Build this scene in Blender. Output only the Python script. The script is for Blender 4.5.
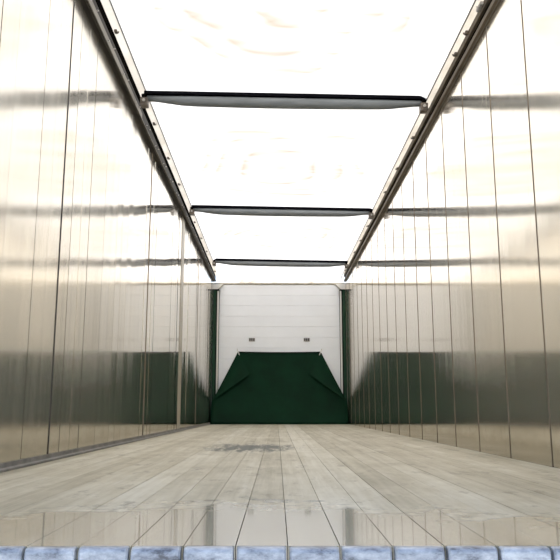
import bpy, math, random
from mathutils import Vector, Matrix

for o in list(bpy.data.objects):
    bpy.data.objects.remove(o, do_unlink=True)
scene = bpy.context.scene
C = scene.collection
rnd = random.Random(7)

# ------------------------------------------------------------------ camera
CAM_X, CAM_Z = -0.046, 0.269
cam_d = bpy.data.cameras.new('camera')
cam = bpy.data.objects.new('camera', cam_d)
C.objects.link(cam)
cam_d.sensor_width = 36.0
cam_d.sensor_fit = 'HORIZONTAL'
cam_d.lens = 36.0 * 700.0 / 560.0
cam_d.clip_start = 0.05
cam_d.clip_end = 500
PITCH = math.atan(129 / 700)
YAW = math.atan(3 / 700 / math.cos(PITCH))
cam.location = (CAM_X, 0, CAM_Z)
cam.rotation_euler = (math.pi / 2 + PITCH, 0, -YAW)
scene.camera = cam

# ------------------------------------------------------------------ world, sun, exposure
world = bpy.data.worlds.new('sky')
scene.world = world
world.use_nodes = True
wn = world.node_tree.nodes
wl = world.node_tree.links
wn.clear()
w_out = wn.new('ShaderNodeOutputWorld')
w_bg = wn.new('ShaderNodeBackground')
w_sky = wn.new('ShaderNodeTexSky')
w_sky.sky_type = 'NISHITA'
w_sky.sun_disc = False
w_sky.sun_elevation = math.radians(55)
w_sky.sun_rotation = math.radians(-20)
w_sky.air_density = 1.0
w_sky.dust_density = 2.0
w_bg.inputs['Strength'].default_value = 0.19
wl.new(w_sky.outputs[0], w_bg.inputs[0])
wl.new(w_bg.outputs[0], w_out.inputs[0])

sun_d = bpy.data.lights.new('sun', 'SUN')
sun_d.energy = 3.6
sun_d.angle = math.radians(2)
sun_d.color = (1.0, 0.96, 0.9)
sun = bpy.data.objects.new('sun', sun_d)
C.objects.link(sun)
sun.location = (0, 0, 20)
sun.rotation_euler = Vector((-0.22, -0.62, -1.0)).to_track_quat('-Z', 'Y').to_euler()

scene.view_settings.view_transform = 'Standard'
scene.view_settings.look = 'None'
scene.view_settings.gamma = 1.0
scene.view_settings.use_curve_mapping = False
scene.view_settings.exposure = 0.98
scene.cycles.max_bounces = 16
scene.cycles.glossy_bounces = 10
scene.cycles.diffuse_bounces = 8

# ------------------------------------------------------------------ dimensions (metres)
HW = 1.25            # half inner width
Y0, Y1 = 1.46, 13.1  # rear sill, front wall
BOWS = (2.13, 5.37, 8.62, 11.83)

# ------------------------------------------------------------------ materials
def new_mat(name):
    m = bpy.data.materials.new(name)
    m.use_nodes = True
    n, l = m.node_tree.nodes, m.node_tree.links
    b = n['Principled BSDF']
    return m, n, l, b

def ramp(n, stops):
    r = n.new('ShaderNodeValToRGB')
    e = r.color_ramp.elements
    while len(e) < len(stops):
        e.new(0.5)
    for i, (p, c) in enumerate(stops):
        e[i].position = p
        e[i].color = (c[0], c[1], c[2], 1) if isinstance(c, tuple) else (c, c, c, 1)
    return r

def noise(n, l, scale, vscale=(1, 1, 1), detail=4, rough=0.55, vec=None):
    if vec is None:
        g = n.new('ShaderNodeNewGeometry')
        vec = g.outputs['Position']
    mp = n.new('ShaderNodeMapping')
    mp.inputs['Scale'].default_value = vscale
    l.new(vec, mp.inputs['Vector'])
    t = n.new('ShaderNodeTexNoise')
    t.inputs['Scale'].default_value = scale
    t.inputs['Detail'].default_value = detail
    t.inputs['Roughness'].default_value = rough
    l.new(mp.outputs[0], t.inputs['Vector'])
    return t.outputs['Fac']

def mixc(n, l, fac, a, b, mode='MIX'):
    m = n.new('ShaderNodeMix')
    m.data_type = 'RGBA'
    m.blend_type = mode
    for sock, v in ((m.inputs[0], fac), (m.inputs[6], a), (m.inputs[7], b)):
        if isinstance(v, (int, float)):
            sock.default_value = v
        elif isinstance(v, tuple):
            sock.default_value = (v[0], v[1], v[2], 1)
        else:
            l.new(v, sock)
    return m.outputs[2]

def math_n(n, l, op, a, b=0.0, clamp=False):
    m = n.new('ShaderNodeMath')
    m.operation = op
    m.use_clamp = clamp
    for s, v in ((m.inputs[0], a), (m.inputs[1], b)):
        if isinstance(v, (int, float)):
            s.default_value = v
        else:
            l.new(v, s)
    return m.outputs[0]

def simple(name, col, rough=0.5, metal=0.0, var=0.15, scale=8.0, vscale=(1, 1, 1), spec=0.5):
    m, n, l, b = new_mat(name)
    f = noise(n, l, scale, vscale)
    d = tuple(c * (1 - var) for c in col)
    u = tuple(min(1, c * (1 + var)) for c in col)
    r = ramp(n, [(0.3, d), (0.7, u)])
    l.new(f, r.inputs[0])
    l.new(r.outputs[0], b.inputs['Base Color'])
    b.inputs['Roughness'].default_value = rough
    b.inputs['Specular IOR Level'].default_value = spec
    return m

def wall_metal(name, base, rough_lo, rough_hi, aniso, dirt, metal, base_in, lo_in, hi_in, metal_in, y_from, y_to):
    """Brushed aluminium: the vertical extrusion grain scatters light sideways."""
    m, n, l, b = new_mat(name)
    streak = noise(n, l, 1.0, (1, 9, 0.12), 5, 0.65)
    fine = noise(n, l, 1.0, (1, 60, 0.3), 3, 0.6)
    cloud = noise(n, l, 2.2, (1, 1, 0.6), 4, 0.5)
    mx = math_n(n, l, 'ADD', math_n(n, l, 'MULTIPLY', streak, 0.65), math_n(n, l, 'MULTIPLY', fine, 0.35))
    # panels near the open rear end are duller and more weathered than those deep inside
    gy = n.new('ShaderNodeNewGeometry')
    sy = n.new('ShaderNodeSeparateXYZ')
    l.new(gy.outputs['Position'], sy.inputs[0])
    mr = n.new('ShaderNodeMapRange')
    mr.interpolation_type = 'SMOOTHSTEP'
    mr.inputs['From Min'].default_value = y_from
    mr.inputs['From Max'].default_value = y_to
    l.new(math_n(n, l, 'ADD', sy.outputs['Y'], math_n(n, l, 'MULTIPLY', math_n(n, l, 'SUBTRACT', mx, 0.5), 3.0)), mr.inputs['Value'])
    inside = mr.outputs[0]
    ra = ramp(n, [(0.35, rough_lo), (0.65, rough_hi)])
    rb = ramp(n, [(0.35, lo_in), (0.65, hi_in)])
    l.new(mx, ra.inputs[0])
    l.new(mx, rb.inputs[0])
    l.new(mixc(n, l, inside, ra.outputs[0], rb.outputs[0]), b.inputs['Roughness'])
    l.new(math_n(n, l, 'ADD', math_n(n, l, 'MULTIPLY', inside, metal_in - metal), metal), b.inputs['Metallic'])
    tone = math_n(n, l, 'ADD', math_n(n, l, 'MULTIPLY', streak, 0.6), math_n(n, l, 'MULTIPLY', cloud, 0.4))
    ca = ramp(n, [(0.36, tuple(c * (1 - dirt) for c in base)), (0.6, base)])
    cb_ = ramp(n, [(0.36, tuple(c * (1 - dirt * 0.5) for c in base_in)), (0.6, base_in)])
    l.new(tone, ca.inputs[0])
    l.new(tone, cb_.inputs[0])
    wallcol = mixc(n, l, inside, ca.outputs[0], cb_.outputs[0])
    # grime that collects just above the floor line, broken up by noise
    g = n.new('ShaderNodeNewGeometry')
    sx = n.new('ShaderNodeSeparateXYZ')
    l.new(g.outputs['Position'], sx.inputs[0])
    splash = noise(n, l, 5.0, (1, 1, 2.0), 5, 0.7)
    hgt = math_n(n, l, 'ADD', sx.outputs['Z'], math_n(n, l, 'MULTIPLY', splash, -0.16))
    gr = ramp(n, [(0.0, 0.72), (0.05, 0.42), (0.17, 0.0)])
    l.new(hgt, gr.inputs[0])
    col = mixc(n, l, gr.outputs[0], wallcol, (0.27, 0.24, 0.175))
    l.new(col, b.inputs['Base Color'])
    b.inputs['Specular Tint'].default_value = (1.0, 0.97, 0.93, 1)
    b.inputs['Anisotropic'].default_value = aniso
    tv = n.new('ShaderNodeCombineXYZ')
    tv.inputs[1].default_value = 1.0
    l.new(tv.outputs[0], b.inputs['Tangent'])
    return m

M_WALL_R = wall_metal('brushed_aluminium_right', (0.90, 0.85, 0.745), 0.11, 0.15, 0.85, 0.05, 0.88,
                      (0.92, 0.885, 0.81), 0.07, 0.10, 0.935, 3.9, 6.6)
M_WALL_L = wall_metal('brushed_aluminium_left', (0.89, 0.85, 0.76), 0.11, 0.19, 0.85, 0.16, 0.87,
                      (0.92, 0.89, 0.82), 0.06, 0.11, 0.935, 4.6, 6.9)
M_SEAM = simple('grimy_joint', (0.17, 0.13, 0.09), 0.7, 0.0, 0.3, 20, (1, 1, 0.3))
M_SEAM_DK = simple('black_joint', (0.03, 0.025, 0.022), 0.7, 0.0, 0.3, 20)
M_STRIP = simple('dull_joint_strip', (0.40, 0.36, 0.285), 0.35, 0.75, 0.12, 10, (1, 1, 0.2))
M_SKIRT = simple('dull_aluminium', (0.17, 0.16, 0.145), 0.55, 0.3, 0.3, 12)
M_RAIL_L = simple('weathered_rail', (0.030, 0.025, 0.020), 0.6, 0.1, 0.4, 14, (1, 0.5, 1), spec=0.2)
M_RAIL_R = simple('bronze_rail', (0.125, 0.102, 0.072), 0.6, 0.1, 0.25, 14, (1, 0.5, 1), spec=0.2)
M_LIP = simple('pale_rail_lip', (0.22, 0.20, 0.17), 0.5, 0.4, 0.15, 14, spec=0.3)
M_BLACK = simple('black_parts_gap_shade', (0.006, 0.0055, 0.005), 0.7, 0.0, 0.3, 14, spec=0.0)  # small black parts, and the painted-in shade of the rail gaps
M_TUBE = simple('galvanised_tube', (0.17, 0.185, 0.19), 0.38, 0.6, 0.2, 10, (0.4, 3, 3))
M_POCKET_SHADE = simple('pocket_shade_black', (0.006, 0.006, 0.008), 0.9, 0.0, 0.3, 20, spec=0.0)  # black stands in for the shade at the tarp pocket
M_STEEL = simple('dark_bracket_steel', (0.14, 0.115, 0.09), 0.5, 0.6, 0.4, 40)
M_BOLT = simple('bolt_steel', (0.50, 0.48, 0.44), 0.35, 0.9, 0.2, 60)
M_WHITE = simple('white_paint', (0.89, 0.915, 0.95), 0.42, 0.0, 0.02, 3)
M_WHITE_TRIM = simple('white_trim_paint', (0.88, 0.87, 0.83), 0.45, 0.0, 0.05, 9)
M_HEADER = simple('dirty_header', (0.62, 0.58, 0.50), 0.6, 0.0, 0.35, 11, (1, 1, 3))
M_POST = simple('green_post_paint', (0.005, 0.036, 0.015), 0.4, 0.0, 0.2, 6, spec=0.25)
M_GREEN = simple('green_pvc', (0.0012, 0.023, 0.0095), 0.65, 0.0, 0.25, 3, spec=0.12)
M_GREEN_HEM = simple('green_pvc_hem', (0.002, 0.010, 0.005), 0.6, 0.0, 0.2, 5, spec=0.1)
M_ROPE = simple('white_cord', (0.75, 0.74, 0.70), 0.8, 0.0, 0.1, 60)
M_PLATE = simple('grey_plate', (0.42, 0.40, 0.38), 0.5, 0.2, 0.2, 40)
M_SLOT = simple('dark_slot', (0.05, 0.04, 0.04), 0.7, 0.0, 0.2, 40)
M_CONC = simple('yard_concrete', (0.55, 0.54, 0.51), 0.9, 0.0, 0.12, 1.5)
M_SUB = simple('under_floor', (0.035, 0.032, 0.028), 0.85, 0.0, 0.3, 10)
M_CABLE = simple('grey_cable', (0.16, 0.15, 0.14), 0.5, 0.2, 0.2, 30)

# roof tarpaulin: thin white cloth that passes daylight, faint ring-shaped water marks
M_TARP, n, l, b = new_mat('white_translucent_tarpaulin')
n.remove(b)
g = n.new('ShaderNodeNewGeometry')
sx = n.new('ShaderNodeSeparateXYZ')
l.new(g.outputs['Position'], sx.inputs[0])
yy = math_n(n, l, 'SUBTRACT', math_n(n, l, 'MODULO', math_n(n, l, 'ADD', sx.outputs['Y'], 1.11), 3.22), 1.75)
cb = n.new('ShaderNodeCombineXYZ')
l.new(math_n(n, l, 'MULTIPLY', sx.outputs['X'], 1.15), cb.inputs[0])
l.new(yy, cb.inputs[1])
ln = n.new('ShaderNodeVectorMath')
ln.operation = 'LENGTH'
l.new(cb.outputs[0], ln.inputs[0])
wob = noise(n, l, 1.1, (1, 1, 1), 1.5, 0.4)
dist = math_n(n, l, 'ADD', ln.outputs['Value'], math_n(n, l, 'MULTIPLY', wob, 0.75))
ringr = ramp(n, [(0.0, 0.55), (0.16, 0.66), (0.30, 0.40), (0.36, 0.20), (0.46, 0.25), (0.54, 0.72), (0.58, 0.30), (0.66, 0.25), (0.74, 0.70), (0.77, 0.22), (0.86, 0.66), (0.89, 0.15), (1.0, 0.15)])
l.new(math_n(n, l, 'MULTIPLY', dist, 0.62), ringr.inputs[0])
crease = noise(n, l, 0.9, (0.5, 2.2, 1), 2, 0.5)
crr = ramp(n, [(0.46, 0.0), (0.50, 0.30), (0.54, 0.0)])
l.new(crease, crr.inputs[0])
stain = math_n(n, l, 'ADD', ringr.outputs[0], crr.outputs[0], True)
tcol = mixc(n, l, stain, (0.93, 0.90, 0.835), (0.45, 0.385, 0.30))
dif = n.new('ShaderNodeBsdfDiffuse')
trn = n.new('ShaderNodeBsdfTranslucent')
l.new(tcol, dif.inputs['Color'])
l.new(tcol, trn.inputs['Color'])
ms = n.new('ShaderNodeMixShader')
ms.inputs[0].default_value = 0.62
l.new(dif.outputs[0], ms.inputs[1])
l.new(trn.outputs[0], ms.inputs[2])
l.new(ms.outputs[0], n['Material Output'].inputs['Surface'])

M_HEM, n, l, b = new_mat('cream_hem_webbing')
n.remove(b)
hc = ramp(n, [(0.35, (0.58, 0.52, 0.42)), (0.6, (0.70, 0.65, 0.55))])
l.new(noise(n, l, 6, (1, 0.6, 1)), hc.inputs[0])
dif = n.new('ShaderNodeBsdfDiffuse')
trn = n.new('ShaderNodeBsdfTranslucent')
l.new(hc.outputs[0], dif.inputs['Color'])
l.new(hc.outputs[0], trn.inputs['Color'])
ms = n.new('ShaderNodeMixShader')
ms.inputs[0].default_value = 0.45
l.new(dif.outputs[0], ms.inputs[1])
l.new(trn.outputs[0], ms.inputs[2])
l.new(ms.outputs[0], n['Material Output'].inputs['Surface'])

# floor planks: scuffed bare aluminium, dry further in, wet near the rear sill
M_PLANK, n, l, b = new_mat('scuffed_floor_aluminium')
g = n.new('ShaderNodeNewGeometry')
sx = n.new('ShaderNodeSeparateXYZ')
l.new(g.outputs['Position'], sx.inputs[0])
oi = n.new('ShaderNodeObjectInfo')
grain = noise(n, l, 1.0, (26, 0.9, 1), 5, 0.7)
blot = noise(n, l, 1.7, (1.6, 0.8, 1), 7, 0.72)
spk = noise(n, l, 9.0, (1, 0.45, 1), 6, 0.75)
base = ramp(n, [(0.36, (0.30, 0.27, 0.19)), (0.50, (0.46, 0.425, 0.325)), (0.64, (0.60, 0.575, 0.48))])
mixf = math_n(n, l, 'ADD', math_n(n, l, 'MULTIPLY', blot, 0.5), math_n(n, l, 'MULTIPLY', grain, 0.4))
mixf = math_n(n, l, 'ADD', mixf, math_n(n, l, 'MULTIPLY', oi.outputs['Random'], 0.14))
l.new(mixf, base.inputs[0])
# rough scuffs
sc = ramp(n, [(0.56, 0.0), (0.68, 0.75)])
l.new(spk, sc.inputs[0])
# one dark rubbed patch a few metres in
px = math_n(n, l, 'MULTIPLY', math_n(n, l, 'ADD', sx.outputs['X'], 0.24), 1.9)
py = math_n(n, l, 'MULTIPLY', math_n(n, l, 'SUBTRACT', sx.outputs['Y'], 5.1), 1.1)
pd = math_n(n, l, 'SQRT', math_n(n, l, 'ADD', math_n(n, l, 'MULTIPLY', px, px), math_n(n, l, 'MULTIPLY', py, py)))
pf = math_n(n, l, 'SUBTRACT', 1.0, pd, True)
pn = noise(n, l, 1.0, (15, 2.6, 1), 5, 0.7)
pm = ramp(n, [(0.54, 0.0), (0.68, 0.92)])
l.new(math_n(n, l, 'ADD', math_n(n, l, 'MULTIPLY', pf, 0.36), math_n(n, l, 'MULTIPLY', pn, 0.85)), pm.inputs[0])
pmask = math_n(n, l, 'MULTIPLY', pm.outputs[0], math_n(n, l, 'MULTIPLY', pf, 2.0, True))
c1 = mixc(n, l, sc.outputs[0], base.outputs[0], (0.19, 0.165, 0.115))
c2 = mixc(n, l, pmask, c1, (0.045, 0.055, 0.045))
l.new(c2, b.inputs['Base Color'])
# wet film with an irregular shoreline
wn1 = noise(n, l, 6.0, (1.0, 1.2, 1), 6, 0.7)
wn2 = noise(n, l, 0.9, (1, 1, 1), 2, 0.5)
shore = math_n(n, l, 'ADD', sx.outputs['Y'], math_n(n, l, 'MULTIPLY', math_n(n, l, 'SUBTRACT', wn1, 0.5), -1.25))
shore = math_n(n, l, 'ADD', shore, math_n(n, l, 'MULTIPLY', math_n(n, l, 'ABSOLUTE', math_n(n, l, 'ADD', sx.outputs['X'], 0.16)), 0.42))
wet = n.new('ShaderNodeMapRange')
wet.interpolation_type = 'SMOOTHSTEP'
wet.inputs['From Min'].default_value = 2.24
wet.inputs['From Max'].default_value = 2.06
wet.inputs['To Min'].default_value = 0.0
wet.inputs['To Max'].default_value = 1.0
l.new(shore, wet.inputs['Value'])
rg = n.new('ShaderNodeMapRange')
rg.inputs['To Min'].default_value = 0.52
rg.inputs['To Max'].default_value = 0.26
l.new(wet.outputs[0], rg.inputs['Value'])
l.new(rg.outputs[0], b.inputs['Roughness'])
mg = n.new('ShaderNodeMapRange')
mg.inputs['To Min'].default_value = 0.2
mg.inputs['To Max'].default_value = 0.4
l.new(wet.outputs[0], mg.inputs['Value'])
l.new(mg.outputs[0], b.inputs['Metallic'])
l.new(wet.outputs[0], b.inputs['Coat Weight'])
b.inputs['Coat Roughness'].default_value = 0.05
b.inputs['Coat IOR'].default_value = 1.8
bp = n.new('ShaderNodeBump')
bp.inputs['Strength'].default_value = 0.25
bp.inputs['Distance'].default_value = 0.004
l.new(spk, bp.inputs['Height'])
l.new(bp.outputs[0], b.inputs['Normal'])

M_NOSE, n, l, b = new_mat('blue_grey_plank_end')
f1 = noise(n, l, 14.0, (1, 2, 2), 8, 0.75)
cr = ramp(n, [(0.36, (0.13, 0.13, 0.14)), (0.47, (0.36, 0.375, 0.41)), (0.64, (0.66, 0.67, 0.68))])
l.new(f1, cr.inputs[0])
l.new(cr.outputs[0], b.inputs['Base Color'])
b.inputs['Roughness'].default_value = 0.42
b.inputs['Metallic'].default_value = 0.2

# ------------------------------------------------------------------ mesh helpers
def mesh(name, verts, faces, smooth=False):
    me = bpy.data.meshes.new(name)
    me.from_pydata([tuple(v) for v in verts], [], faces)
    me.update()
    import bmesh
    bm = bmesh.new()
    bm.from_mesh(me)
    bmesh.ops.recalc_face_normals(bm, faces=bm.faces)
    bm.to_mesh(me)
    bm.free()
    if smooth:
        me.polygons.foreach_set('use_smooth', [True] * len(me.polygons))
    return me

def obj(name, me, mat, parent=None, loc=(0, 0, 0), rot=(0, 0, 0)):
    o = bpy.data.objects.new(name, me)
    C.objects.link(o)
    if mat is not None and me is not None and not me.materials:
        me.materials.append(mat)
    o.location = loc
    o.rotation_euler = rot
    if parent is not None:
        o.parent = parent
    return o

def empty(name, loc=(0, 0, 0)):
    return obj(name, None, None, None, loc)

def tag(o, label=None, cat=None, group=None, kind=None):
    if label: o['label'] = label
    if cat: o['category'] = cat
    if group: o['group'] = group
    if kind: o['kind'] = kind
    return o

class MB:
    def __init__(s):
        s.v, s.f = [], []
    def add(s, vs, fs):
        k = len(s.v)
        s.v += [tuple(v) for v in vs]
        s.f += [tuple(i + k for i in f) for f in fs]
        return s
    def sweep(s, prof, stations):
        """closed 2-D profile placed by functions station(p)->xyz, capped at both ends"""
        m = len(prof)
        vs = []
        for st in stations:
            vs += [st(p) for p in prof]
        fs = []
        for i in range(len(stations) - 1):
            for j in range(m):
                a, c = i * m + j, i * m + (j + 1) % m
                fs.append((a, c, c + m, a + m))
        fs.append(tuple(range(m)))
        fs.append(tuple(range((len(stations) - 1) * m, len(stations) * m)))
        return s.add(vs, fs)
    def box(s, x0, x1, y0, y1, z0, z1, ch=0.0):
        if ch <= 0:
            p = [(x0, z0), (x1, z0), (x1, z1), (x0, z1)]
        else:
            p = [(x0 + ch, z0), (x1 - ch, z0), (x1, z0 + ch), (x1, z1 - ch),
                 (x1 - ch, z1), (x0 + ch, z1), (x0, z1 - ch), (x0, z0 + ch)]
        return s.sweep(p, [lambda q: (q[0], y0, q[1]), lambda q: (q[0], y1, q[1])])
    def tube(s, pts, rad, seg=10):
        """round tube through points; rad may be a list"""
        rr = rad if isinstance(rad, (list, tuple)) else [rad] * len(pts)
        P = [Vector(p) for p in pts]
        circ = [(math.cos(2 * math.pi * k / seg), math.sin(2 * math.pi * k / seg)) for k in range(seg)]
        st = []
        for i, p in enumerate(P):
            d = (P[min(i + 1, len(P) - 1)] - P[max(i - 1, 0)]).normalized()
            u = d.cross(Vector((0, 0, 1)))
            if u.length < 1e-4:
                u = Vector((1, 0, 0))
            u.normalize()
            w = u.cross(d)
            st.append(lambda q, p=p, u=u, w=w, r=rr[i]: tuple(p + u * q[0] * r + w * q[1] * r))
        return s.sweep(circ, st)
    def mesh(s, name, smooth=False):
        return mesh(name, s.v, s.f, smooth)

# ------------------------------------------------------------------ floor
floor = obj('floor', MB().box(-1.33, 1.33, Y0 + 0.03, Y1 + 0.1, -0.14, -0.032).mesh('floor'), M_SUB)
tag(floor, kind='structure')
PW = 2.5 / 24
gap = 0.0016
XS = [-HW] + [-0.024 + PW * k for k in range(-11, 13) if abs(-0.024 + PW * k) < HW - 0.02] + [HW]
R = 0.011
nose_path = [(0.012, 0.0)]
for k in range(0, 6):
    a = math.pi / 2 * k / 5
    nose_path.append((-R * math.sin(a), -R + R * math.cos(a)))
nose_path += [(-R - 0.002, -0.075), (0.012, -0.075)]
plank_cache = {}
def plank_meshes(width):
    """plank with eased top edges, and its rolled-over rear end"""
    key = round(width, 4)
    if key not in plank_cache:
        hw, c = width / 2 - gap / 2, 0.0003
        prof = [(-hw, -0.030), (hw, -0.030), (hw, -c), (hw - c, 0), (-hw + c, 0), (-hw, -c)]
        pm = MB().sweep(prof, [lambda q, y=y: (q[0], y, q[1]) for y in (Y0 + 0.012, 5.0, 9.0, Y1)]).mesh('floor_plank')
        hn = hw - 0.0026
        st = []
        for xx, ins in ((-hn, 0.004), (-hn + 0.004, 0.0), (hn - 0.004, 0.0), (hn, 0.004)):
            st.append(lambda q, xx=xx, ins=ins: (xx, Y0 + min(q[0] + ins, 0.012), q[1] - ins * 0.5))
        plank_cache[key] = (pm, MB().sweep(nose_path, st).mesh('plank_nose'))
    return plank_cache[key]
for i in range(len(XS) - 1):
    pm, nm = plank_meshes(XS[i + 1] - XS[i])
    p = obj('floor_plank', pm, M_PLANK, floor, ((XS[i] + XS[i + 1]) / 2, 0, rnd.uniform(-0.0005, 0.0005)))
    nz = obj('plank_nose', nm, M_NOSE, p, (0, rnd.uniform(-0.004, 0.003), 0))
    nz['label'] = 'blue-grey rolled end of floor plank'
obj('rear_sill', MB().box(-1.33, 1.33, Y0 + 0.013, Y0 + 0.029, -0.16, -0.033).mesh('rear_sill'), M_SUB, floor)

# ------------------------------------------------------------------ side walls
def wall_profile(side, ya, yb, nfl, slope, seedv):
    """inner face made of flat extruded flutes, each turned by a hair"""
    r = random.Random(seedv)
    w = (yb - ya) / nfl
    pts = []
    for k in range(nfl):
        s = r.uniform(-slope, slope) * w / 2
        a, c_ = ya + k * w, ya + (k + 1) * w
        pts.append((side * (HW + 0.002 - s), a + 0.001))
        pts.append((side * (HW + 0.002 + s), c_ - 0.001))
    pts.append((side * (HW + 0.05), yb))
    pts.append((side * (HW + 0.05), ya))
    return pts

wall_right = empty('wall_right', (HW, Y0, 0))
tag(wall_right, kind='structure')
wall_left = empty('wall_left', (-HW, Y0, 0))
tag(wall_left, kind='structure')
def child(name, me, mat, par):
    o = obj(name, me, mat, par)
    o.location = -Vector(par.location)
    return o
ZT = 2.84
ZB = -0.03
seams_r = [Y0] + [s for s in (2.19 + 0.6 * k for k in range(0, 19)) if Y0 + 0.1 < s < Y1 - 0.1] + [Y1]
for k in range(len(seams_r) - 1):
    ya, yb = seams_r[k] + 0.002, seams_r[k + 1] - 0.002
    pr = wall_profile(1, ya, yb, 8, 0.0055, 100 + k)
    child('wall_panel', MB().sweep(pr, [lambda q: (q[0], q[1], ZB), lambda q: (q[0], q[1], ZT)]).mesh('wall_panel'), M_WALL_R, wall_right)
    if k:
        y = seams_r[k]
        child('joint_strip', MB().sweep([(HW - 0.0008, y - 0.0025), (HW - 0.0008, y + 0.0025), (HW + 0.01, y + 0.004), (HW + 0.01, y - 0.004)],
              [lambda q: (q[0], q[1], ZB), lambda q: (q[0], q[1], ZT)]).mesh('joint_strip'), M_SEAM, wall_right)
seams_l = [Y0, 3.79, 6.45, 8.75, 10.55, Y1]
nf = [12, 14, 13, 11, 15]
for k in range(len(seams_l) - 1):
    ya, yb = seams_l[k] + 0.002, seams_l[k + 1] - 0.002
    pr = wall_profile(-1, ya, yb, nf[k], 0.018, 300 + k)
    pnl = child('wall_panel', MB().sweep(pr, [lambda q: (q[0], q[1], ZB), lambda q: (q[0], q[1], ZT)]).mesh('wall_panel'), M_WALL_L, wall_left)
    r = random.Random(50 + k)
    w = (yb - ya) / nf[k]
    for j in range(1, nf[k]):
        if r.random() < 0.35:
            y = ya + j * w
            rb = obj('rib', MB().sweep([(-HW - 0.004, y - 0.004), (-HW - 0.004, y + 0.004), (-HW - 0.0006, y + 0.004), (-HW - 0.0006, y - 0.004)],
                 [lambda q: (q[0], q[1], 0.0), lambda q: (q[0], q[1], ZT - 0.01)]).mesh('rib'), M_WALL_L, pnl)
    if k:
        y = seams_l[k]
        hwid, mt, pr_ = {1: (0.006, M_SEAM_DK, 0.0015), 2: (0.005, M_SEAM, 0.001), 3: (0.12, M_STRIP, 0.003), 4: (0.005, M_SEAM, 0.001)}[k]
        child('joint_strip', MB().sweep([(-HW + pr_, y - hwid), (-HW + pr_, y + hwid), (-HW - 0.01, y + hwid + 0.003), (-HW - 0.01, y - hwid - 0.003)],
              [lambda q: (q[0], q[1], ZB), lambda q: (q[0], q[1], ZT)]).mesh('joint_strip'), mt, wall_left)
bb = obj('baseboard_left', MB().sweep([(-HW - 0.001, 0.001), (-HW + 0.022, 0.001), (-HW + 0.022, 0.010), (-HW + 0.007, 0.016), (-HW + 0.006, 0.036), (-HW - 0.001, 0.036)],
        [lambda q: (q[0], Y0 + 0.01, q[1]), lambda q: (q[0], Y1 - 0.16, q[1])]).mesh('baseboard_left'), M_SKIRT)
tag(bb, kind='structure')

# ------------------------------------------------------------------ front wall (far end)
wall_back = obj('wall_back', MB().box(-1.33, 1.33, Y1 + 0.035, Y1 + 0.09, -0.1, 2.60).mesh('wall_back'), M_WHITE_TRIM)
tag(wall_back, kind='structure')
NB = 13
BH = 2.585 / NB
for k in range(NB):
    z0, z1 = k * BH + 0.001, (k + 1) * BH - 0.001
    xm = 1.25 if k < NB - 1 else 1.12
    obj('wall_board', MB().sweep([(Y1 + 0.04, z0), (Y1 + 0.003, z0), (Y1, z0 + 0.003), (Y1, z1 - 0.003), (Y1 + 0.003, z1), (Y1 + 0.04, z1)],
        [lambda q, xm=xm: (-xm, q[0], q[1]), lambda q, xm=xm: (xm, q[0], q[1])]).mesh('wall_board'), M_WHITE, wall_back)
tr = obj('trim_1', MB().box(-1.25, 1.25, Y1 - 0.012, Y1 + 0.09, 2.602, 2.63, 0.004).mesh('trim_1'), M_HEADER)
tag(tr, kind='structure')
# chamfered corner gussets
for s in (-1, 1):
    gm = MB().sweep([(1.25, 2.50), (1.165, 2.50), (1.06, 2.60), (1.25, 2.60)],
                    [lambda q, s=s: (s * q[0], Y1 - 0.030, q[1]), lambda q, s=s: (s * q[0], Y1 - 0.003, q[1])])
    gu = obj('corner_gusset', gm.mesh('corner_gusset'), M_WHITE_TRIM, wall_back)
    lip = MB().sweep([(1.165, 2.498), (1.150, 2.498), (1.045, 2.60), (1.06, 2.60)],
                     [lambda q, s=s: (s * q[0], Y1 - 0.036, q[1]), lambda q, s=s: (s * q[0], Y1 - 0.003, q[1])])
    obj('gusset_lip', lip.mesh('gusset_lip'), M_STRIP, gu)

# ------------------------------------------------------------------ green corner posts
for s, lab in ((-1, 'dark green square corner post beside the ribbed left wall'), (1, 'dark green square corner post beside the seamed right wall')):
    t = empty('corner_post', (s * 1.217, Y1 - 0.05, 0))
    tag(t, lab, 'post', 'green front corner posts')
    mb = MB()
    ch = 0.010
    mb.sweep([(-0.031 + ch, -0.04), (0.031 - ch, -0.04), (0.031, -0.04 + ch), (0.031, 0.045), (-0.031, 0.045), (-0.031, -0.04 + ch)],
             [lambda q: (q[0], q[1], 0.001), lambda q: (q[0], q[1], 2.475)])
    obj('shaft', mb.mesh('shaft'), M_POST, t)
    a, b_ = sorted((s * 0.032, -s * 0.082))
    obj('cap', MB().box(a, b_, -0.046, 0.048, 2.4755, 2.4885, 0.003).mesh('cap'), M_BLACK, t)
    a, b_ = sorted((-s * 0.0315, -s * 0.044))
    obj('edge_strip', MB().box(a, b_, -0.036, 0.046, 0.001, 2.47, 0.003).mesh('edge_strip'), M_BLACK, t)  # plain black strip down the post's inner edge
    a, b_ = sorted((-s * 0.0445, -s * 0.076))
    obj('white_cover_strip', MB().box(a, b_, 0.012, 0.048, 0.001, 2.47, 0.003).mesh('white_cover_strip'), M_WHITE_TRIM, t)
    a, b_ = sorted((-s * 0.0765, -s * 0.085))
    obj('seal', MB().box(a, b_, 0.022, 0.049, 0.001, 2.47).mesh('seal'), M_SEAM_DK, t)

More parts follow.
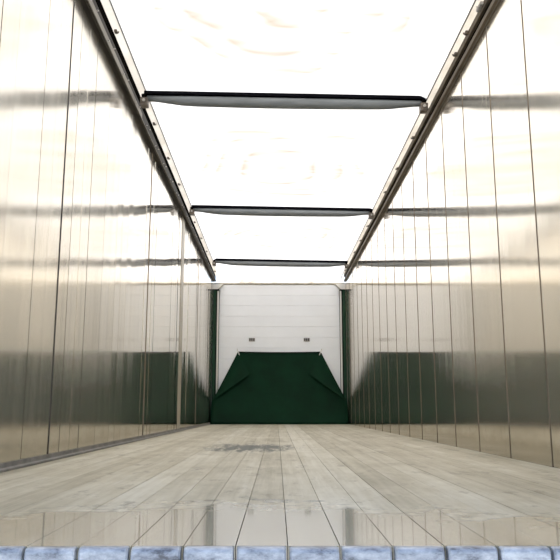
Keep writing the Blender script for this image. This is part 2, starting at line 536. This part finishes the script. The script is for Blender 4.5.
# ------------------------------------------------------------------ small plates on the front wall
for x, lab in ((-0.515, 'small grey slotted plate on white boards, above green sheet, nearer the left wall'),
               (0.51, 'small grey slotted plate on white boards, above green sheet, nearer the right wall')):
    t = empty('wall_plate', (x, Y1, 1.545))
    tag(t, lab, 'plate', 'slotted plates on the front wall')
    obj('plate', MB().box(-0.058, 0.058, -0.008, -0.0005, -0.034, 0.034, 0.004).mesh('plate'), M_PLATE, t)
    for k in (-1, 0, 1):
        obj('slot', MB().box(k * 0.036 - 0.011, k * 0.036 + 0.011, -0.014, -0.0082, -0.024, 0.026, 0.004).mesh('slot'), M_SLOT, t)

# ------------------------------------------------------------------ green sheet leaning on the front wall
sheet = empty('green_sheet', (0, Y1 - 0.12, 0))
tag(sheet, 'dark green tarpaulin sheet with folded corners leaning against the white front wall', 'tarpaulin')
ZS = 1.312
def sheet_y(x, z):
    t = z / ZS
    d = 0.33 * (1 - t) ** 1.5 + 0.035
    # soft sag of the cloth
    d += 0.010 * math.sin(3.2 * x + 2 * z) + 0.007 * math.sin(9 * x - 4 * z) * (1 - t)
    return Y1 - max(d, 0.022)
def half_w(z):
    """outline: wide foot, then straight slanted sides"""
    if z < 0.40:
        return 1.235
    if z < 0.47:
        return 1.235 - (z - 0.40) / 0.07 * 0.045
    return 1.19 + (0.775 - 1.19) * (z - 0.47) / (ZS - 0.47)
NZ, NX = 26, 36
zs = sorted(set([ZS * k / NZ for k in range(NZ + 1)] + [0.40, 0.47]))
vs, fs = [], []
for layer in (0, 1):
    for z in zs:
        for j in range(NX + 1):
            x = half_w(z) * (2 * j / NX - 1)
            zz = max(z - (0.012 * (1 - (x / 0.8) ** 2) if z > ZS - 0.06 and abs(x) < 0.8 else 0), 0.002)
            vs.append((x, sheet_y(x, z) + layer * 0.004 - sheet.location.y, zz))
nr = len(zs) * (NX + 1)
for i in range(len(zs) - 1):
    for j in range(NX):
        a = i * (NX + 1) + j
        fs.append((a, a + 1, a + NX + 2, a + NX + 1))
        fs.append((a + nr, a + NX + 1 + nr, a + NX + 2 + nr, a + 1 + nr))
per = [j for j in range(NX + 1)] + [i * (NX + 1) + NX for i in range(1, len(zs))] + \
      [(len(zs) - 1) * (NX + 1) + j for j in range(NX - 1, -1, -1)] + [i * (NX + 1) for i in range(len(zs) - 2, 0, -1)]
for k in range(len(per)):
    a, c_ = per[k], per[(k + 1) % len(per)]
    fs.append((a, c_, c_ + nr, a + nr))
obj('main_cloth', mesh('main_cloth', vs, fs, True), M_GREEN, sheet)
# folded corner flaps: triangular cloth laid over the slanted edge, free edge raised
for s in (-1, 1):
    A, B, D_ = (0.765, 1.295), (1.205, 0.42), (0.54, 0.905)
    N = 10
    vs, fs = [], []
    idx = {}
    for layer in (0, 1):
        for i in range(N + 1):
            for j in range(N + 1 - i):
                u, v = i / N, j / N
                w = 1 - u - v
                x = A[0] * w + B[0] * u + D_[0] * v
                z = A[1] * w + B[1] * u + D_[1] * v
                lift = 0.006 + 0.065 * (v * (1 - w)) ** 0.5 * (1 - 0.2 * v) + 0.02 * u * v * 4
                idx[(layer, i, j)] = len(vs)
                vs.append((s * x, sheet_y(s * x, z) - lift - layer * 0.004 - sheet.location.y, z))
    for layer in (0, 1):
        for i in range(N):
            for j in range(N - i):
                fs.append((idx[(layer, i, j)], idx[(layer, i + 1, j)], idx[(layer, i, j + 1)]))
                if j < N - i - 1:
                    fs.append((idx[(layer, i + 1, j)], idx[(layer, i + 1, j + 1)], idx[(layer, i, j + 1)]))
    edge = [(i, 0) for i in range(N)] + [(N - j, j) for j in range(N)] + [(0, N - j) for j in range(N)]
    for k in range(len(edge)):
        a, c_ = edge[k], edge[(k + 1) % len(edge)]
        fs.append((idx[(0,) + a], idx[(0,) + c_], idx[(1,) + c_], idx[(1,) + a]))
    obj('corner_flap', mesh('corner_flap', vs, fs, False), M_GREEN, sheet)
    # tie at the top corner
    cx, cz = s * 0.755, 1.285
    cy = sheet_y(cx, cz) - sheet.location.y
    ty = obj('corner_tie', MB().tube([(cx - s * 0.012, cy - 0.022, cz - 0.03), (cx + s * 0.004, cy - 0.024, cz + 0.01), (cx + s * 0.022, cy - 0.012, cz + 0.05), (cx + s * 0.035, cy + 0.02, cz + 0.085)], 0.008, 8).mesh('corner_tie', True), M_ROPE, sheet)
    ty['label'] = 'short white cord tied through the sheet corner'
hem_pts = []
for k in range(25):
    x = -0.775 + 1.55 * k / 24
    z = ZS - 0.012 * (1 - (x / 0.8) ** 2)
    hem_pts.append((x, sheet_y(x, ZS) - sheet.location.y - 0.004, z))
obj('top_hem', MB().tube(hem_pts, 0.011, 8).mesh('top_hem', True), M_GREEN_HEM, sheet)

# ------------------------------------------------------------------ roof rails with hooks
def rail_z(s, y):
    return 2.715 - 0.009 * (y - 4.66) if s < 0 else 2.605 + 0.004 * (y - 4.17)
def rail_in(s, y):          # distance of the rail's inner edge from the centre line
    if s < 0:
        return 1.105 + 0.0045 * (y - 4.66)
    return 1.157 - 0.001 * (y - 4.17)
YS = [Y0 + 0.02, 4.5, 8.0, Y1 - 0.032]
LIP = {-1: 0.055, 1: 0.032}          # how far each rail stands proud of the wall
def rail_pt(s, y, u):
    """walk along the rail's skin: u = 0 at the wall, along the underside, then up the inner face to u = 1"""
    e = (HW - rail_in(s, y)) * u
    p = LIP[s]
    if e <= p:
        return HW - 0.0005 - e, rail_z(s, y)
    return HW - p, rail_z(s, y) + (e - p) / 0.49
def rail_top(s, y):
    return rail_pt(s, y, 1.0)
def rail_sweep(s, u0, u1, d0, d1):
    """one band of the rail between u0 and u1, its skin set back by d0 .. d1"""
    st = []
    for y in YS:
        x0, z0 = rail_pt(s, y, u0)
        x1, z1 = rail_pt(s, y, u1)
        eu = LIP[s] / (HW - rail_in(s, y))
        pts = [(x0, z0)]
        if u0 < eu < u1:
            pts.append((HW - LIP[s], rail_z(s, y)))
        else:
            pts.append(((x0 + x1) / 2, (z0 + z1) / 2))
        pts.append((x1, z1))
        out = []
        for k, (x, z) in enumerate(pts):
            d = (d0, (d0 + d1) / 2, d1)[k]
            flat = u1 <= eu + 1e-6
            out.append((x, z + d) if flat else (x + d, z + (d if k == 1 and u0 < eu < u1 else 0)))
        ztop = max(rail_top(s, y)[1], z1) + 0.002
        out.append((HW + 0.03, max(z1, z0 + 0.02) if not u1 <= eu + 1e-6 else z0 + 0.05))
        out.append((HW + 0.03 if not u1 <= eu + 1e-6 else x0, z0 if not u1 <= eu + 1e-6 else z0 + 0.05))
        if u1 <= eu + 1e-6:
            out[-2] = (x1, z0 + 0.05)
        st.append(lambda q, y=y, out=out: (s * out[q][0], y, out[q][1]))
    return MB().sweep([0, 1, 2, 3, 4], st)
HOOKS = [y for yb in BOWS for y in (yb + 0.74, yb + 1.60, yb + 2.42) if 2.5 < y < 12.9]
for s, lab in ((-1, 'dark weathered roof rail with rivets along the top of the ribbed left wall'),
               (1, 'bronze grey roof rail along the top of the seamed right wall')):
    t = empty('roof_rail', (s * HW, Y0, 2.7))
    tag(t, lab, 'rail', 'roof rails')
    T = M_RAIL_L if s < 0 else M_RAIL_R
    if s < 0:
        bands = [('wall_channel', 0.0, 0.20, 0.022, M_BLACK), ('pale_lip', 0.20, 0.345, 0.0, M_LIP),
                 ('beam', 0.345, 0.70, 0.006, T), ('gap_shade', 0.70, 1.0, 0.012, M_BLACK)]  # both black bands are shadow gaps painted into the rail
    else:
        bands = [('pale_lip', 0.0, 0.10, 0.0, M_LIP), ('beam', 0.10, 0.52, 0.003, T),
                 ('gap_shade', 0.52, 0.78, 0.02, M_BLACK), ('inner_lip', 0.78, 1.0, 0.0, T)]  # the black band paints the shade of a gap
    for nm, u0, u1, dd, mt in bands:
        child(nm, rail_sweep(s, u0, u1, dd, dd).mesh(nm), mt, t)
    if s < 0:
        rv = MB()
        rv.tube([(0, 0, 0.0), (0, 0, -0.004), (0, 0, -0.006)], [0.008, 0.007, 0.003], 8)
        rme = rv.mesh('rivet', True)
        y = 3.0
        k = 0
        while y < 12.8:
            o = obj('rivet', rme, M_BOLT, t)
            u = 0.50 + (0.05 if k % 2 else -0.05)
            px_, pz_ = rail_pt(s, y, u)
            o.location = Vector((s * px_, y, pz_ + 0.0058)) - t.location
            y += 0.31 if k % 2 else 0.16
            k += 1
    # hooks that hold the tarpaulin hem
    for y in HOOKS + ([4.26, 3.95] if s > 0 else [4.12]):
        big = (s > 0 and y == 3.95)
        hk = MB()
        L = 0.045 if big else 0.016
        hk.box(-0.004, 0.016, -L, L, -0.008, 0.012, 0.003)
        hk.tube([(0.010, 0, 0.0), (0.016, 0, -0.010), (0.023, 0, -0.008), (0.026, 0, 0.004)], 0.004, 6)
        o = obj('hem_hook', hk.mesh('hem_hook'), M_PLATE if big else M_STEEL, t)
        if s > 0:
            o.scale = (-1, 1, 1)
        o.location = Vector((s * (rail_top(s, y)[0] - 0.004), y, rail_top(s, y)[1] - 0.012)) - t.location

# ------------------------------------------------------------------ roof tarpaulin, hem and edge cables
def bow_z(x, y=5.33):       # crown line of the bows (the roof leans a little to the right)
    return 2.765 - 0.018 * x
roof = empty('roof_tarpaulin', (0, Y0, 2.8))
tag(roof, 'translucent white roof tarpaulin with faint water rings stretched over the bows', 'tarpaulin')
HEMW = 0.048
NXr, NYr = 60, 180
vs, fs = [], []
rr = random.Random(3)
ph = [(rr.uniform(0.5, 2.2), rr.uniform(1.5, 5.0), rr.uniform(0, 6.28), rr.uniform(0.001, 0.003)) for _ in range(9)]
for i in range(NYr + 1):
    y = Y0 + (Y1 + 0.03 - Y0) * i / NYr
    bay = [b for b in BOWS]
    # position inside the bay, 0 on a bow, 1 midway
    d = min(abs(y - b) for b in bay)
    sag = (min(d / 1.61, 1.0))
    xl, zl = rail_top(-1, y)
    xr, zr = rail_top(1, y)
    xl, xr = xl - HEMW, xr - HEMW
    for j in range(NXr + 1):
        x = -xl + (xl + xr) * j / NXr
        z = bow_z(x) + 0.045
        mid = max(0.0, 1 - (x / 1.2) ** 2)
        z -= 0.05 * (1 - (1 - sag) ** 2) * mid * 0.5
        for (kx, ky, p0, am) in ph:
            z += am * math.sin(kx * x * 3 + ky * y + p0) * (0.3 + mid) * min(1, d * 3)
        for ex, ez in ((-xl, zl), (xr, zr)):      # drawn down to the edge cable
            f = max(0.0, 1 - abs(x - ex) / 0.10)
            z = z * (1 - f * f) + (ez + 0.012) * f * f
        if y > BOWS[-1] + 0.15:   # falls to the header of the front wall
            f = min(1.0, (y - BOWS[-1] - 0.15) / (Y1 - BOWS[-1] - 0.15))
            z = z * (1 - f) + 2.637 * f
        vs.append((x, y - Y0, z - 2.8))
for i in range(NYr):
    for j in range(NXr):
        a = i * (NXr + 1) + j
        fs.append((a, a + 1, a + NXr + 2, a + NXr + 1))
obj('cloth', mesh('cloth', vs, fs, True), M_TARP, roof)
for s in (-1, 1):
    vs, fs = [], []
    ys = [Y0 + 0.02 + (Y1 - 0.1 - Y0) * k / 60 for k in range(61)]
    cab = []
    for k, y in enumerate(ys):
        xi, z = rail_top(s, y)
        xi += 0.012
        wd = HEMW + 0.012
        for (dx, dz) in ((0, 0.0), (wd * 0.5, 0.003 * math.sin(k * 1.3)), (wd, 0.012)):
            vs.append((s * (xi - dx), y - Y0, z + dz - 2.8))
        cab.append((s * (xi - wd), y - Y0, z + 0.006 - 2.8))
    for k in range(60):
        for j in range(2):
            a = 3 * k + j
            fs.append((a, a + 1, a + 4, a + 3))
    h_ = obj('hem_webbing', mesh('hem_webbing', vs, fs), M_HEM, roof)
    obj('edge_cable', MB().tube(cab, 0.0055, 6).mesh('edge_cable', True), M_CABLE, h_)

# ------------------------------------------------------------------ roof bows
bow_labels = {BOWS[1]: 'thickest looking galvanised roof bow with black pocket shade, nearest bow in view',
              BOWS[2]: 'grey roof bow with black pocket shade, middle of the three in view',
              BOWS[3]: 'thin looking dark roof bow, the one closest to the white front wall'}
for yb in BOWS[1:]:     # the rearmost bow is out of view above the camera
    xl = -rail_top(-1, yb)[0]
    xr = rail_top(1, yb)[0]
    t = empty('roof_bow', (0, yb, 2.74))
    tag(t, bow_labels[yb], 'roof bow', 'roof bows')
    pts, rad = [], []
    N = 24
    for k in range(N + 1):
        f = k / N
        x = xl + 0.085 + (xr - 0.05 - xl - 0.085) * f
        e = min(f, 1 - f)
        bulge = min(1.0, e / 0.16)
        bulge = bulge * bulge * (3 - 2 * bulge)
        r_ = 0.024 + 0.015 * bulge + 0.006 * math.sin(math.pi * min(1, f * 1.1)) 
        pts.append((x, 0, bow_z(x) - 2.74 + 0.020 - r_ - 0.012))
        rad.append(r_)
    obj('tube', MB().tube(pts, rad, 14).mesh('tube', True), M_TUBE, t)
    # tarp pocket along the tube top, its shadow painted in as black
    st = []
    rs = random.Random(int(yb * 10))
    for k in range(N + 1):
        f = k / N
        x = xl + 0.065 + (xr - xl - 0.11) * f
        zz = bow_z(x) - 2.74
        dz = rs.uniform(-0.003, 0.003)
        st.append(lambda q, x=x, zz=zz, dz=dz: (x, q[0], zz + q[1] + (dz if q[1] < 0.02 else 0)))
    obj('pocket_shade', MB().sweep([(-0.040, 0.008), (0.035, 0.008), (0.03, 0.036), (-0.036, 0.036)], st).mesh('pocket_shade'), M_POCKET_SHADE, t)
    for s, xe in ((-1, xl), (1, xr)):
        zz = bow_z(xe) - 2.74
        br = MB()
        xm = xe - s * 0.066
        br.box(xm - 0.030, xm + 0.030, -0.036, 0.036, zz - 0.088, zz - 0.022, 0.006)
        o = obj('end_bracket', br.mesh('end_bracket'), M_STEEL, t)
        nb = MB()
        nb.tube([(xm, -0.0365, zz - 0.05), (xm, -0.05, zz - 0.05)], 0.013, 6)
        obj('bolt', nb.mesh('bolt'), M_BOLT, o)
        cl = MB()
        cl.box(xm - 0.02, xm + 0.014, -0.04, 0.04, zz - 0.021, zz + 0.006, 0.004)
        obj('collar', cl.mesh('collar'), M_BLACK, t)

# ------------------------------------------------------------------ yard outside the open rear end
gd = obj('ground', MB().box(-30, 30, -40, 40, -1.45, -1.25).mesh('ground'), M_CONC)
tag(gd, kind='structure')
